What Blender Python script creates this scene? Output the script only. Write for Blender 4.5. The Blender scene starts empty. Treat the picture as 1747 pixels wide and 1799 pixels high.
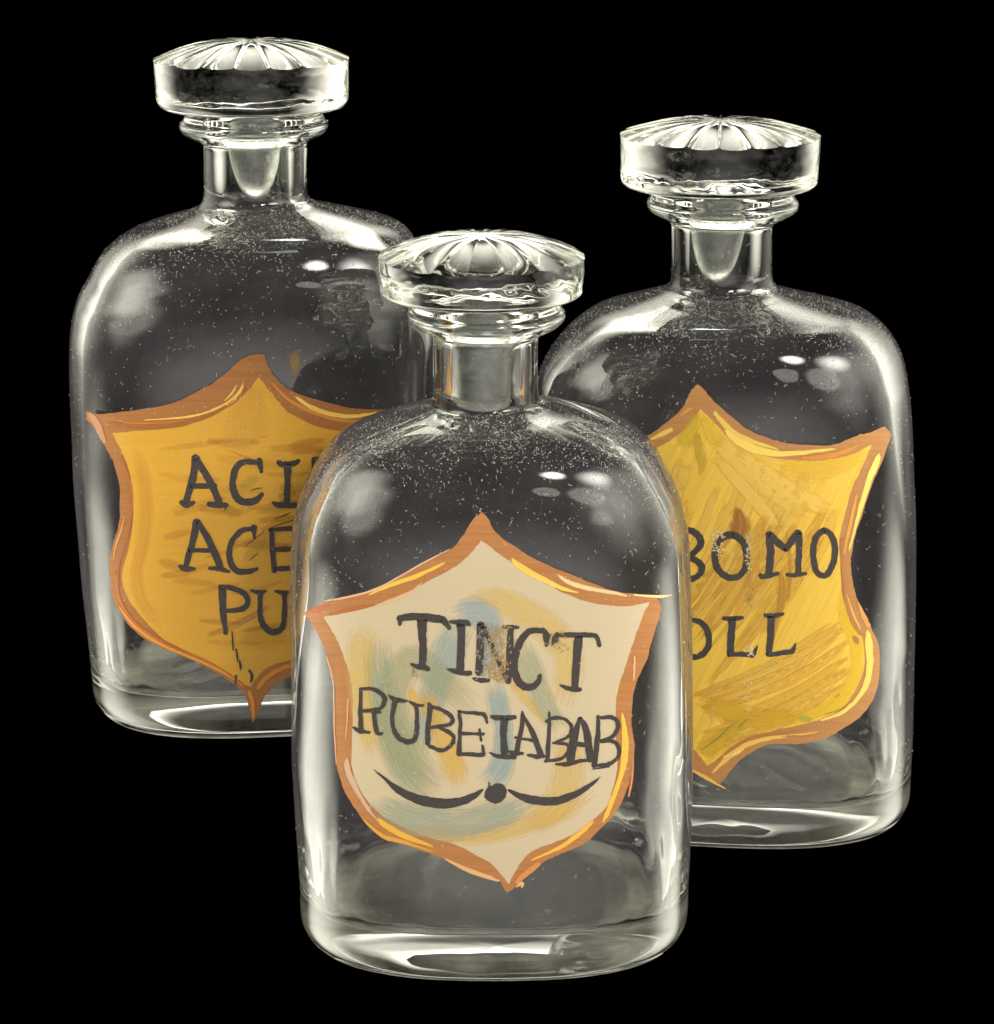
import bpy, math, random
from mathutils import noise as mnoise
from mathutils import Vector, Matrix
from mathutils.bvhtree import BVHTree
from mathutils.geometry import delaunay_2d_cdt

S = bpy.context.scene
COL = S.collection
random.seed(7)

# ------------------------------------------------------------------ camera
IW, IH, F = 1747.0, 1799.0, 4000.0          # photograph size and focal length in its pixels
PITCH = math.radians(17.0)
CAM = Vector((0.0, -0.5447, 0.2797))
cd = bpy.data.cameras.new('camera')
cd.sensor_fit = 'VERTICAL'; cd.sensor_height = 24.0; cd.lens = 24.0 * F / IH
cd.clip_start = 0.01; cd.clip_end = 100.0
cam = bpy.data.objects.new('camera', cd); COL.objects.link(cam)
cam.location = CAM; cam.rotation_euler = (math.pi / 2 - PITCH, 0, 0)
S.camera = cam

# ------------------------------------------------------------------ world, lamps, exposure
W = bpy.data.worlds.new('World'); S.world = W; W.use_nodes = True
W.node_tree.nodes['Background'].inputs[0].default_value = (0, 0, 0, 1)
W.node_tree.nodes['Background'].inputs[1].default_value = 0.0
S.view_settings.view_transform = 'Standard'; S.view_settings.look = 'None'
S.view_settings.exposure = 0.0; S.view_settings.gamma = 1.0
S.view_settings.use_curve_mapping = False
S.render.engine = 'CYCLES'
cy = S.cycles
cy.max_bounces = 28; cy.transmission_bounces = 26; cy.glossy_bounces = 16
cy.diffuse_bounces = 4; cy.transparent_max_bounces = 40
cy.caustics_reflective = True; cy.caustics_refractive = True; cy.blur_glossy = 0.3
cy.sample_clamp_indirect = 4.0; cy.sample_clamp_direct = 0.0
cy.use_denoising = True
try:
    cy.denoiser = 'OPENIMAGEDENOISE'; cy.denoising_prefilter = 'ACCURATE'
    cy.denoising_input_passes = 'RGB_ALBEDO_NORMAL'
except Exception:
    pass

AIM = Vector((0.0, 0.02, 0.09))
def lamp(name, loc, size, radiance, color=(1, 1, 1), aim=AIM, soft=False):
    d = bpy.data.lights.new(name, 'AREA'); d.shape = 'ELLIPSE' if soft else 'RECTANGLE'
    d.size, d.size_y = size
    d.energy = radiance * math.pi * size[0] * size[1]; d.color = color
    if soft:                                   # a diffuser: brightest in the middle, fading to its rim
        d.use_nodes = True; nt = d.node_tree; em = nt.nodes['Emission']
        geo = nt.nodes.new('ShaderNodeNewGeometry'); gr = nt.nodes.new('ShaderNodeVectorMath'); gr.operation = 'DISTANCE'
        gr.inputs[1].default_value = (0.5, 0.5, 0.0)
        mr = nt.nodes.new('ShaderNodeMapRange'); mr.interpolation_type = 'SMOOTHSTEP'
        mr.inputs['From Min'].default_value = 0.5; mr.inputs['From Max'].default_value = 0.05
        mr.inputs['To Min'].default_value = 0.0; mr.inputs['To Max'].default_value = 1.8
        nt.links.new(geo.outputs['Parametric'], gr.inputs[0]); nt.links.new(gr.outputs['Value'], mr.inputs['Value'])
        nt.links.new(mr.outputs['Result'], em.inputs['Strength'])
    o = bpy.data.objects.new(name, d); COL.objects.link(o)
    o.location = loc
    o.rotation_euler = (aim - Vector(loc)).to_track_quat('-Z', 'Y').to_euler()
    return o
CREAM = (1.0, 0.96, 0.84)
lamp('key_lamp', (0.30, -0.80, 0.60), (0.24, 0.22), 28.0, (1.0, 0.96, 0.89), soft=True)
lamp('key_lamp_side', (0.66, -0.62, 0.56), (0.56, 0.38), 10.5, (1.0, 0.96, 0.89), soft=True)
lamp('glow_fill_right', (0.76, -0.40, 0.44), (1.05, 0.85), 1.7, (1.0, 0.95, 0.88), soft=True)  # added panel, gives the right shoulder its soft glow
lamp('lamp_overhead', (0.0, 0.02, 0.95), (0.16, 0.12), 26.0, (0.86, 0.93, 1.0), soft=True)
lamp('window_left', (-0.80, -0.36, 0.50), (0.95, 0.70), 4.0, CREAM, soft=True)
lamp('fill_left', (-0.62, 0.34, 0.32), (1.20, 0.95), 1.0, CREAM, soft=True)  # added panel, brightens the left glass edges
lamp('fill_right', (0.66, 0.38, 0.30), (1.20, 0.95), 0.9, CREAM, soft=True)  # added panel for bright glass edges on the right
lamp('fill_back', (0.0, 1.10, 1.05), (2.2, 1.1), 2.6, CREAM, soft=True)  # added panel above and behind, whitens the stoppers
lamp('low_fill_left', (-0.50, 0.04, -0.27), (0.66, 0.86), 3.6, CREAM, soft=True)  # added in place of a pale table, for the left side bands
lamp('low_fill_right', (0.52, 0.06, -0.27), (0.60, 0.86), 3.4, CREAM, soft=True)  # table light stand-in added for the right side bands
lamp('low_fill_front', (0.05, -0.85, -0.24), (2.3, 1.2), 0.65, (1.0, 0.95, 0.92), soft=True)  # added panel, lifts the front glass to grey and fills the labels

# ------------------------------------------------------------------ helpers
def lerp(a, b, t): return a + (b - a) * t
def sstep(a, b, x):
    t = max(0.0, min(1.0, (x - a) / (b - a))); return t * t * (3 - 2 * t)
def lin(c):
    f = lambda v: (v / 255.0) / 12.92 if v <= 10.3 else (((v / 255.0) + 0.055) / 1.055) ** 2.4
    return tuple(f(v) for v in c)

def pchip(xs, ys):
    """monotone cubic through (xs, ys), xs ascending"""
    n = len(xs); h = [xs[i+1]-xs[i] for i in range(n-1)]
    d = [(ys[i+1]-ys[i])/h[i] for i in range(n-1)]
    m = [0.0]*n; m[0] = d[0]; m[-1] = d[-1]
    for i in range(1, n-1):
        if d[i-1]*d[i] > 0:
            w1 = 2*h[i]+h[i-1]; w2 = h[i]+2*h[i-1]
            m[i] = (w1+w2)/(w1/d[i-1]+w2/d[i])
    def f(x):
        if x <= xs[0]: return ys[0]
        if x >= xs[-1]: return ys[-1]
        i = 0
        while xs[i+1] < x: i += 1
        t = (x-xs[i])/h[i]; t2 = t*t; t3 = t2*t
        return ((2*t3-3*t2+1)*ys[i] + (t3-2*t2+t)*h[i]*m[i]
                + (-2*t3+3*t2)*ys[i+1] + (t3-t2)*h[i]*m[i+1])
    return f

def link(name, mesh, mat, parent=None, smooth=True):
    if mat: mesh.materials.append(mat)
    if smooth: mesh.polygons.foreach_set('use_smooth', [True]*len(mesh.polygons))
    o = bpy.data.objects.new(name, mesh); COL.objects.link(o)
    if parent: o.parent = parent
    return o

# ------------------------------------------------------------------ materials
def new_mat(name):
    m = bpy.data.materials.new(name); m.use_nodes = True
    nt = m.node_tree; nt.nodes.clear()
    out = nt.nodes.new('ShaderNodeOutputMaterial')
    return m, nt, out
def N(nt, t, **kw):
    n = nt.nodes.new(t)
    for k, v in kw.items():
        if k in ('operation', 'blend_type', 'data_type', 'noise_dimensions', 'attribute_name', 'interpolation_type', 'clamp', 'distribution'):
            setattr(n, k, v)
        else:
            n.inputs[k].default_value = v
    return n
def L(nt, a, b): nt.links.new(a, b)
def ramp(nt, stops):
    r = nt.nodes.new('ShaderNodeValToRGB'); e = r.color_ramp.elements
    while len(e) < len(stops): e.new(0.5)
    for el, (p, c) in zip(e, stops):
        el.position = p; el.color = (c, c, c, 1) if not isinstance(c, tuple) else (*c, 1)
    return r

def mat_black():
    m, nt, out = new_mat('black_velvet')
    p = N(nt, 'ShaderNodeBsdfPrincipled'); L(nt, p.outputs[0], out.inputs[0])
    p.inputs['Base Color'].default_value = (0, 0, 0, 1); p.inputs['Roughness'].default_value = 1.0
    p.inputs['Specular IOR Level'].default_value = 0.0
    return m

def mat_glass(name, seed):
    """clear bottle glass: added grey film inside the back wall, painted table glow under the foot"""
    m, nt, out = new_mat(name)
    tc = N(nt, 'ShaderNodeTexCoord')
    g = N(nt, 'ShaderNodeBsdfGlass', IOR=1.5, Roughness=0.0); g.inputs['Color'].default_value = (0.985, 0.995, 0.975, 1)
    n1 = N(nt, 'ShaderNodeTexNoise', Scale=55.0, Detail=4.0, Roughness=0.6)
    mp = N(nt, 'ShaderNodeMapping'); mp.inputs['Location'].default_value = (seed, seed*2.1, 0)
    L(nt, tc.outputs['Object'], mp.inputs[0]); L(nt, mp.outputs[0], n1.inputs['Vector'])
    fc = ramp(nt, [(0.30, (0.060, 0.058, 0.064)), (0.50, (0.085, 0.079, 0.086)), (0.72, (0.130, 0.112, 0.110))])  # grey of dim reflections put into the film, which hides what lies behind
    L(nt, n1.outputs['Fac'], fc.inputs[0])
    df = N(nt, 'ShaderNodeBsdfDiffuse'); L(nt, fc.outputs[0], df.inputs[0])
    at = N(nt, 'ShaderNodeAttribute', attribute_name='film')
    mx = N(nt, 'ShaderNodeMixShader'); L(nt, at.outputs['Fac'], mx.inputs[0])
    L(nt, g.outputs[0], mx.inputs[1]); L(nt, df.outputs[0], mx.inputs[2])
    # cream coat painted on the foot for a pale table seen through it
    n2 = N(nt, 'ShaderNodeTexNoise', Scale=60.0, Detail=5.0, Roughness=0.6); L(nt, mp.outputs[0], n2.inputs['Vector'])
    r2 = ramp(nt, [(0.36, 0.45), (0.60, 1.0)]); L(nt, n2.outputs['Fac'], r2.inputs[0])
    af = N(nt, 'ShaderNodeAttribute', attribute_name='foot')
    mu = N(nt, 'ShaderNodeMath', operation='MULTIPLY'); L(nt, r2.outputs[0], mu.inputs[0]); L(nt, af.outputs['Fac'], mu.inputs[1])
    tr = N(nt, 'ShaderNodeBsdfDiffuse'); tr.inputs[0].default_value = (0.84, 0.82, 0.72, 1)
    mx2 = N(nt, 'ShaderNodeMixShader'); L(nt, mu.outputs[0], mx2.inputs[0])
    L(nt, mx.outputs[0], mx2.inputs[1]); L(nt, tr.outputs[0], mx2.inputs[2])
    # thin grey haze painted on the outside in place of reflected room light
    av = N(nt, 'ShaderNodeAttribute', attribute_name='painted_haze')
    n3 = N(nt, 'ShaderNodeTexNoise', Scale=38.0, Detail=7.0, Roughness=0.6); L(nt, mp.outputs[0], n3.inputs['Vector'])
    r3 = ramp(nt, [(0.30, 0.05), (0.70, 0.14)]); L(nt, n3.outputs['Fac'], r3.inputs[0])
    mv = N(nt, 'ShaderNodeMath', operation='MULTIPLY'); L(nt, r3.outputs[0], mv.inputs[0]); L(nt, av.outputs['Fac'], mv.inputs[1])
    vd = N(nt, 'ShaderNodeBsdfDiffuse'); vd.inputs[0].default_value = (0.245, 0.228, 0.245, 1)
    mx3 = N(nt, 'ShaderNodeMixShader'); L(nt, mv.outputs[0], mx3.inputs[0])
    L(nt, mx2.outputs[0], mx3.inputs[1]); L(nt, vd.outputs[0], mx3.inputs[2])
    L(nt, mx3.outputs[0], out.inputs[0])
    return m

def mat_stopper(name):
    m, nt, out = new_mat(name)
    tc = N(nt, 'ShaderNodeTexCoord')
    at = N(nt, 'ShaderNodeAttribute', attribute_name='ground')
    n1 = N(nt, 'ShaderNodeTexNoise', Scale=420.0, Detail=5.0, Roughness=0.7); L(nt, tc.outputs['Object'], n1.inputs['Vector'])
    bp = N(nt, 'ShaderNodeBump', Distance=0.0006); L(nt, n1.outputs['Fac'], bp.inputs['Height'])
    bs = N(nt, 'ShaderNodeMath', operation='MULTIPLY_ADD'); L(nt, at.outputs['Fac'], bs.inputs[0]); bs.inputs[1].default_value = 0.30; bs.inputs[2].default_value = 0.008; L(nt, bs.outputs[0], bp.inputs['Strength'])
    g = N(nt, 'ShaderNodeBsdfGlass', IOR=1.5); g.inputs['Color'].default_value = (0.985, 0.99, 0.965, 1)
    ro = N(nt, 'ShaderNodeMath', operation='MULTIPLY_ADD'); L(nt, at.outputs['Fac'], ro.inputs[0]); ro.inputs[1].default_value = 0.22; ro.inputs[2].default_value = 0.012
    L(nt, ro.outputs[0], g.inputs['Roughness']); L(nt, bp.outputs[0], g.inputs['Normal'])
    df = N(nt, 'ShaderNodeBsdfDiffuse'); df.inputs[0].default_value = (0.5, 0.5, 0.46, 1)
    r = ramp(nt, [(0.45, 0.0), (0.75, 0.55)]); L(nt, n1.outputs['Fac'], r.inputs[0])
    gm_ = N(nt, 'ShaderNodeMath', operation='MULTIPLY_ADD'); L(nt, at.outputs['Fac'], gm_.inputs[0]); gm_.inputs[1].default_value = 0.90; gm_.inputs[2].default_value = 0.10
    mu = N(nt, 'ShaderNodeMath', operation='MULTIPLY'); L(nt, r.outputs[0], mu.inputs[0]); L(nt, gm_.outputs[0], mu.inputs[1])
    mx = N(nt, 'ShaderNodeMixShader'); L(nt, mu.outputs[0], mx.inputs[0]); L(nt, g.outputs[0], mx.inputs[1]); L(nt, df.outputs[0], mx.inputs[2])
    L(nt, mx.outputs[0], out.inputs[0])
    return m

def mat_paint():
    """brushed enamel: colours come with each stroke, bristle streaks run along it"""
    m, nt, out = new_mat('brushed_enamel')
    uv = N(nt, 'ShaderNodeUVMap'); uv.uv_map = 'UVMap'
    c1 = N(nt, 'ShaderNodeAttribute', attribute_name='col_a'); c2 = N(nt, 'ShaderNodeAttribute', attribute_name='col_b')
    pr = N(nt, 'ShaderNodeAttribute', attribute_name='brush')     # r: streak amount, g: dry edge, b: seed
    sp = N(nt, 'ShaderNodeSeparateColor'); L(nt, pr.outputs['Color'], sp.inputs[0])
    sx = N(nt, 'ShaderNodeSeparateXYZ'); L(nt, uv.outputs[0], sx.inputs[0])
    # streak coordinates: long along u (mm), fine across v (mm)
    cb = N(nt, 'ShaderNodeCombineXYZ')
    a = N(nt, 'ShaderNodeMath', operation='MULTIPLY'); L(nt, sx.outputs[0], a.inputs[0]); a.inputs[1].default_value = 0.10
    b = N(nt, 'ShaderNodeMath', operation='MULTIPLY'); L(nt, sx.outputs[1], b.inputs[0]); b.inputs[1].default_value = 2.6
    s = N(nt, 'ShaderNodeMath', operation='MULTIPLY'); L(nt, sp.outputs[2], s.inputs[0]); s.inputs[1].default_value = 137.0
    L(nt, a.outputs[0], cb.inputs[0]); L(nt, b.outputs[0], cb.inputs[1]); L(nt, s.outputs[0], cb.inputs[2])
    n1 = N(nt, 'ShaderNodeTexNoise', Scale=1.0, Detail=5.0, Roughness=0.65, Distortion=0.25); L(nt, cb.outputs[0], n1.inputs['Vector'])
    r1 = ramp(nt, [(0.36, 0.0), (0.66, 1.0)]); L(nt, n1.outputs['Fac'], r1.inputs[0])
    am = N(nt, 'ShaderNodeMath', operation='MULTIPLY'); L(nt, r1.outputs[0], am.inputs[0]); L(nt, sp.outputs[0], am.inputs[1])
    mix = N(nt, 'ShaderNodeMix', data_type='RGBA'); L(nt, am.outputs[0], mix.inputs[0])
    L(nt, c1.outputs['Color'], mix.inputs[6]); L(nt, c2.outputs['Color'], mix.inputs[7])
    p = N(nt, 'ShaderNodeBsdfPrincipled', Roughness=0.5); p.inputs['Specular IOR Level'].default_value = 0.35
    L(nt, mix.outputs[2], p.inputs['Base Color'])
    bp = N(nt, 'ShaderNodeBump', Strength=0.25, Distance=0.0003); L(nt, n1.outputs['Fac'], bp.inputs['Height']); L(nt, bp.outputs[0], p.inputs['Normal'])
    # dry, bristly edges and ends: 'edge' is 1 in the middle of the stroke, 0 at its rim
    ed = N(nt, 'ShaderNodeAttribute', attribute_name='edge')
    q = N(nt, 'ShaderNodeMath', operation='SUBTRACT'); L(nt, n1.outputs['Fac'], q.inputs[0]); q.inputs[1].default_value = 0.5
    q2 = N(nt, 'ShaderNodeMath', operation='MULTIPLY_ADD'); L(nt, q.outputs[0], q2.inputs[0]); q2.inputs[1].default_value = 2.2; L(nt, ed.outputs['Fac'], q2.inputs[2])
    dv = N(nt, 'ShaderNodeMath', operation='DIVIDE'); L(nt, q2.outputs[0], dv.inputs[0]); L(nt, sp.outputs[1], dv.inputs[1]); dv.use_clamp = True
    # opaque when dry edge is 0
    gt = N(nt, 'ShaderNodeMath', operation='LESS_THAN'); L(nt, sp.outputs[1], gt.inputs[0]); gt.inputs[1].default_value = 0.01
    al = N(nt, 'ShaderNodeMath', operation='MAXIMUM'); L(nt, dv.outputs[0], al.inputs[0]); L(nt, gt.outputs[0], al.inputs[1])
    op = N(nt, 'ShaderNodeAttribute', attribute_name='opacity')
    al2 = N(nt, 'ShaderNodeMath', operation='MULTIPLY'); L(nt, al.outputs[0], al2.inputs[0]); L(nt, op.outputs['Fac'], al2.inputs[1])
    L(nt, al2.outputs[0], p.inputs['Alpha'])
    L(nt, p.outputs[0], out.inputs[0])
    return m

def mat_plain(name, rgb, rough=0.6):
    m, nt, out = new_mat(name)
    tc = N(nt, 'ShaderNodeTexCoord')
    n = N(nt, 'ShaderNodeTexNoise', Scale=900.0, Detail=3.0); L(nt, tc.outputs['Object'], n.inputs['Vector'])
    r = ramp(nt, [(0.3, tuple(v*0.8 for v in rgb)), (0.7, tuple(min(1, v*1.15) for v in rgb))]); L(nt, n.outputs['Fac'], r.inputs[0])
    p = N(nt, 'ShaderNodeBsdfPrincipled', Roughness=rough); p.inputs['Specular IOR Level'].default_value = 0.3
    L(nt, r.outputs[0], p.inputs['Base Color']); L(nt, p.outputs[0], out.inputs[0])
    return m

M_BLACK = mat_black(); M_PAINT = mat_paint(); M_DUST = mat_plain('dust', (0.68, 0.65, 0.57), 0.9)
M_LETTER = mat_plain('lettering_paint', lin((70, 64, 60)), 0.45)
M_STOP = mat_stopper('pressed_glass')

# ------------------------------------------------------------------ picture geometry -> metres
def theta(y): return PITCH + math.atan((y - IH/2) / F)
def z_at(y, D): return CAM.z - D * math.tan(theta(y))           # height of a point D in front of the camera
def depth_at(y, D):
    return D * math.cos(PITCH) + D * math.tan(theta(y)) * math.sin(PITCH)
def px(y, D): return depth_at(y, D) / F                          # metres per photo pixel

# ------------------------------------------------------------------ the three bottles, measured
# sil rows: y, centre x, half width (photo pixels), shoulder downwards
FRONT = dict(D=0.5447, base_y=1717, cx=865, yaw=0.0, seed=1.3,
  stop=dict(cx=846, hw=181, apex=413, edge=446, side=507, bot=524, flutes=18, phase=0.10),
  lip=dict(cx=855, hw=138.6, top=522, mid=547, bot=584), neck=dict(cx=853, hw=92, flare=700),
  sil=[(711,860,103),(718,868,138),(725,870,166),(739,870,211),(757,866,251),(775,863,276),(794,862,293),(825,861,312),
       (860,861,330),(895,861,340.5),(930,862,347),(985,862,350),(1080,863,352),(1170,865,351),(1320,865,351),(1390,867,349),
       (1458,868,345),(1540,869,340)],
  plug=dict(r=0.0072, tip='flat', y=716))
LEFT = dict(D=0.6100, base_y=1295, cx=456, yaw=0.0, seed=4.7,
  stop=dict(cx=443, hw=170.5, apex=72, edge=101, side=168, bot=192, flutes=18, phase=0.0),
  lip=dict(cx=446, hw=130.5, top=193, mid=211, bot=249), neck=dict(cx=449, hw=90, flare=345),
  sil=[(357,453,101),(365,466,122),(376,474,160),(393,476,217),(407,471,245),(428,464,268),(450,460,284),(480,457,297),(518,455,315),
       (553,454,322),(592,454,326),(672,454,325),(752,455,322),(829,457,322),(928,459,317),(1001,461,314),(1088,465,308),(1149,468,304),(1177,470,303)],
  plug=dict(r=0.0073, tip='round', y=352))
RIGHT = dict(D=0.6070, base_y=1480, cx=1269, yaw=0.0, seed=8.9,
  stop=dict(cx=1264.7, hw=175, apex=212, edge=235, side=314, bot=331, flutes=20, phase=0.05),
  lip=dict(cx=1270, hw=133, top=331, mid=355, bot=388), neck=dict(cx=1268.5, hw=87.5, flare=490),
  sil=[(505,1270,97),(511,1272,115),(520,1275,146),(531,1279,187),(545,1283,233),(563,1282,262),(590,1279,289.5),(627,1273,311.5),
       (660,1268.5,322),(723,1268,329),(820,1268,333),(890,1268,336),(1000,1268.5,336.5),(1120,1269,334.6),(1255,1270,330),(1324,1270,326),(1361,1270,324)],
  plug=dict(r=0.0075, tip='round', y=498))
NSEG = 176

def noise_sum(seed):
    r = random.Random(seed)
    k = [(r.choice((1, 2, 3, 4, 5)), r.uniform(15, 90), r.uniform(0, 6.28), r.uniform(0.4, 1)) for _ in range(7)]
    def f(t, z):
        return sum(a * math.sin(n*t + w*z + p) for n, w, p, a in k) / 3.0
    return f

def build_body(B):
    D = B['D']; ref = B['cx']
    zb = z_at(B['base_y'], D - 0.0247)            # front lower rim stands a little nearer than the axis
    B['zb'] = zb
    X0 = (ref - IW/2) * px((B['base_y'] + B['sil'][5][0]) / 2, D)
    B['loc'] = Vector((X0, D + CAM.y, zb)); B['rot'] = -math.atan2(X0, D)
    def P(y, c, hw):                              # -> z above base, x offset, half width
        s = px(y, D)
        return (z_at(y, D) - zb, (c - IW/2) * s - X0, hw * s)
    li, nk = B['lip'], B['neck']
    rn = nk['hw'] * px((li['bot'] + nk['flare']) / 2, D)
    # lip and neck
    lip_prof = [(0.00, 0.86), (0.10, 0.915), (0.24, 0.945), (0.30, 0.955), (0.36, 0.985), (0.48, 1.0), (0.60, 0.985), (0.74, 0.925), (0.86, 0.835), (0.95, 0.745), (1.0, 0.70)]
    rows = []                                     # z, cx, a
    for t, k in lip_prof:
        y = lerp(li['top'], li['bot'], t); z, c, a = P(y, li['cx'], li['hw'] * k); rows.append((z, c, a))
    y0, y1 = li['bot'] + 3, nk['flare']
    for i in range(4):
        y = lerp(y0, y1, i/3.0); z, c, a = P(y, nk['cx'], nk['hw'] * (1.0 + 0.02*(i == 3) + 0.01*(i == 0))); rows.append((z, c, a))
    for y, c, h in B['sil']: rows.append(P(y, c, h))
    rows.sort()
    zs = [r[0] for r in rows]
    fa = pchip(zs, [r[2] for r in rows]); fc = pchip(zs, [r[1] for r in rows])
    ztop = zs[-1]
    A = max(r[2] for r in rows if r[0] < 0.1); b0 = 0.0315 * A / 0.05
    zn = P(nk['flare'], nk['cx'], 0)[0]
    B.update(A=A, b0=b0, rn=rn, ztop=ztop, zneck=zn)
    RB = 0.0095                                   # foot corner radius
    zlow = zs[0]
    def a_out(z):
        a = fa(z)
        if z < RB:
            t = (RB - z) / RB; a -= 0.0085 * (1 - math.sqrt(max(0.0, 1 - t*t)))
        return a
    def bn(z):
        a = a_out(z)
        if z >= zn: return a, 2.0
        t = max(0.0, min(1.0, (a - rn) / (A - rn)))
        if z < 0.06:
            return a - (A - b0) + (0.0 if z > RB else 0.25*(a_out(RB) - a)), 2.55
        return rn + (b0 - rn) * t ** 0.82, lerp(2.0, 2.55, sstep(0.0, 0.7, t))
    # row heights for the outside
    zo = []
    def seg(z0, z1, n, end=False):
        for i in range(n + (1 if end else 0)): zo.append(lerp(z0, z1, i/n))
    z_sh = zn; z_body = P(B['sil'][9][0], 0, 0)[0]
    for i in range(10): zo.append(RB * (1 - math.cos(i/10*math.pi/2)))
    seg(RB, z_body, 34); seg(z_body, z_sh, 44); seg(z_sh, zs[-11], 16); seg(zs[-11], ztop, 30, True)
    nz = noise_sum(B['seed']); nzi = noise_sum(B['seed'] + 50)
    V = []; film = []; foot = []; painted_haze = []; R = []
    def ring(z, c, a, b, n, fl=0.0, ft=0.0, wob=None, amp=0.0, zw=None, bl=0.0, fold=0.0):
        R.append(len(V))
        for i in range(NSEG):
            t = 2*math.pi*i/NSEG; ct, st = math.cos(t), math.sin(t)
            e = 2.0/n
            x = a * math.copysign(abs(ct)**e, ct); y = b * math.copysign(abs(st)**e, st)
            if wob:
                w = 1 + amp*wob(t, z)/max(a, 0.004); x *= w; y *= w
            if fold:
                w = 1 + fold*(0.0009*mnoise.noise(Vector((ct*3.1, st*3.1, z*45+B['seed']))) + 0.0005*mnoise.noise(Vector((ct*9, st*9, z*60+z*x*900)))) / max(a, 0.004); x *= w; y *= w
            zz = z + (zw(x, y) if zw else 0.0)
            V.append((c + x, y, zz))
            if fl > 0:
                u = abs(x)/max(a, 1e-6)
                film.append(fl * sstep(-0.65, -0.05, y/max(b, 1e-6)))
            else: film.append(0.0)
            foot.append(ft); painted_haze.append(bl)
    # --- underside, centre to rim (slight kick)
    a0 = a_out(0.0); b_0, n0 = bn(0.0)
    c0 = fc(0.0)
    for k, h in ((0.04, 0.0022), (0.3, 0.0021), (0.6, 0.0016), (0.8, 0.0009), (0.93, 0.0003)):
        ring(h, c0, a0*k, b_0*k, n0, ft=0.9 if k > 0.72 else 0.30, zw=lambda x, y: 0.00005*math.sin(x*300)*math.cos(y*320))
    # --- outside
    for z in zo:
        b, n = bn(z); ring(z, fc(z), a_out(z), b, n, ft=max(0.0, 1 - z/0.0026)*0.9, wob=nz, amp=0.00016 if z < zn else 0.00008, bl=sstep(0.010, 0.03, z)*lerp(1.0, 0.3, sstep(zn-0.004, zn+0.004, z)))
    # --- rim of the mouth and bore
    rb = rn * 0.655
    ctop = fc(ztop); rt = a_out(ztop)
    for k in (0.9, 0.7): ring(ztop + 0.0004*(1-k), ctop, lerp(rb*1.1, rt, k), lerp(rb*1.1, rt, k), 2.0)
    zi = []
    zsh_in = zn - 0.004
    for i in range(14): zi.append(lerp(ztop - 0.0006, zsh_in, i/13.0))
    for z in zi: ring(z, lerp(ctop, fc(z), 0.6), rb*lerp(1.12, 1.0, sstep(ztop, ztop-0.01, z)), rb*lerp(1.12, 1.0, sstep(ztop, ztop-0.01, z)), 2.0)
    # --- inside of the shoulder and body
    ts, tf, zf, rc = 0.0031, 0.0024, 0.0115, 0.0095
    def inner(z):
        zz = z + 0.0036*sstep(0.10, 0.12, z)
        a = a_out(max(zz, RB)) - ts; b, n = bn(max(zz, RB)); b -= tf
        if z < 0.04: a -= 0.0012*(1 - z/0.04)
        k4 = 1 - sstep(0.018, 0.05, z)
        n = lerp(n, 3.8, k4); b -= 0.0062*k4; a -= 0.0012*k4
        if z < zf + rc:
            t = (zf + rc - z)/rc; k = 1 - math.sqrt(max(0.0, 1 - min(1, t)**2)); a -= rc*0.75*k; b -= rc*0.45*k
        return max(a, rb*1.01), max(b, rb*1.01), n
    zz = []
    for i in range(1, 45): zz.append(lerp(zsh_in, z_body, (i/44.0)))
    for i in range(1, 35): zz.append(lerp(z_body, zf + rc, i/34.0))
    for i in range(1, 12): zz.append(zf + rc*(1 - math.sin(i/11*math.pi/2)))
    for z in zz:
        a, b, n = inner(z)
        ring(z, fc(z), a, b, n, fl=0.97*sstep(zf+0.004, zf+0.02, z)*sstep(zsh_in+0.003, zsh_in-0.003, z), wob=nzi, amp=0.0005*sstep(zsh_in, zsh_in-0.02, z), fold=1 - sstep(0.015, 0.075, z))
    a, b, n = inner(zf); cz = fc(zf)
    fw = lambda x, y: 0.0011*mnoise.noise(Vector((x*70+B['seed'], y*90, 0))) + 0.0006*mnoise.noise(Vector((x*230, y*260+B['seed'], 3)))
    for k in (0.85, 0.65, 0.4, 0.2, 0.05):
        ring(zf + 0.0022*(1-k*k), cz, a*k, b*k, n, zw=(lambda x, y, k=k: (1-k**4)*fw(x, y)))
    Fc = []
    for r in range(len(R)-1):
        p, q = R[r], R[r+1]
        for i in range(NSEG):
            j = (i+1) % NSEG; Fc.append((p+i, p+j, q+j, q+i))
    Fc.append(tuple(R[0]+i for i in reversed(range(NSEG)))); Fc.append(tuple(R[-1]+i for i in range(NSEG)))
    me = bpy.data.meshes.new('body'); me.from_pydata(V, [], Fc)
    for nm, data in (('film', film), ('foot', foot), ('painted_haze', painted_haze)):
        at = me.attributes.new(nm, 'FLOAT', 'POINT'); at.data.foreach_set('value', data)
    # outside skin only, for painting and dusting
    r0 = 5; r1 = 5 + len(zo) - 1
    sk = [f for f in Fc[r0*NSEG:r1*NSEG]]
    B['bvh'] = BVHTree.FromPolygons(V, sk); B['skin'] = (V, sk)
    B['M'] = Matrix.Translation(B['loc']) @ Matrix.Rotation(B['rot'], 4, 'Z'); B['Mi'] = B['M'].inverted()
    B['P'] = P; B['bore'] = rb; B['ctop'] = ctop
    return me

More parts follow.
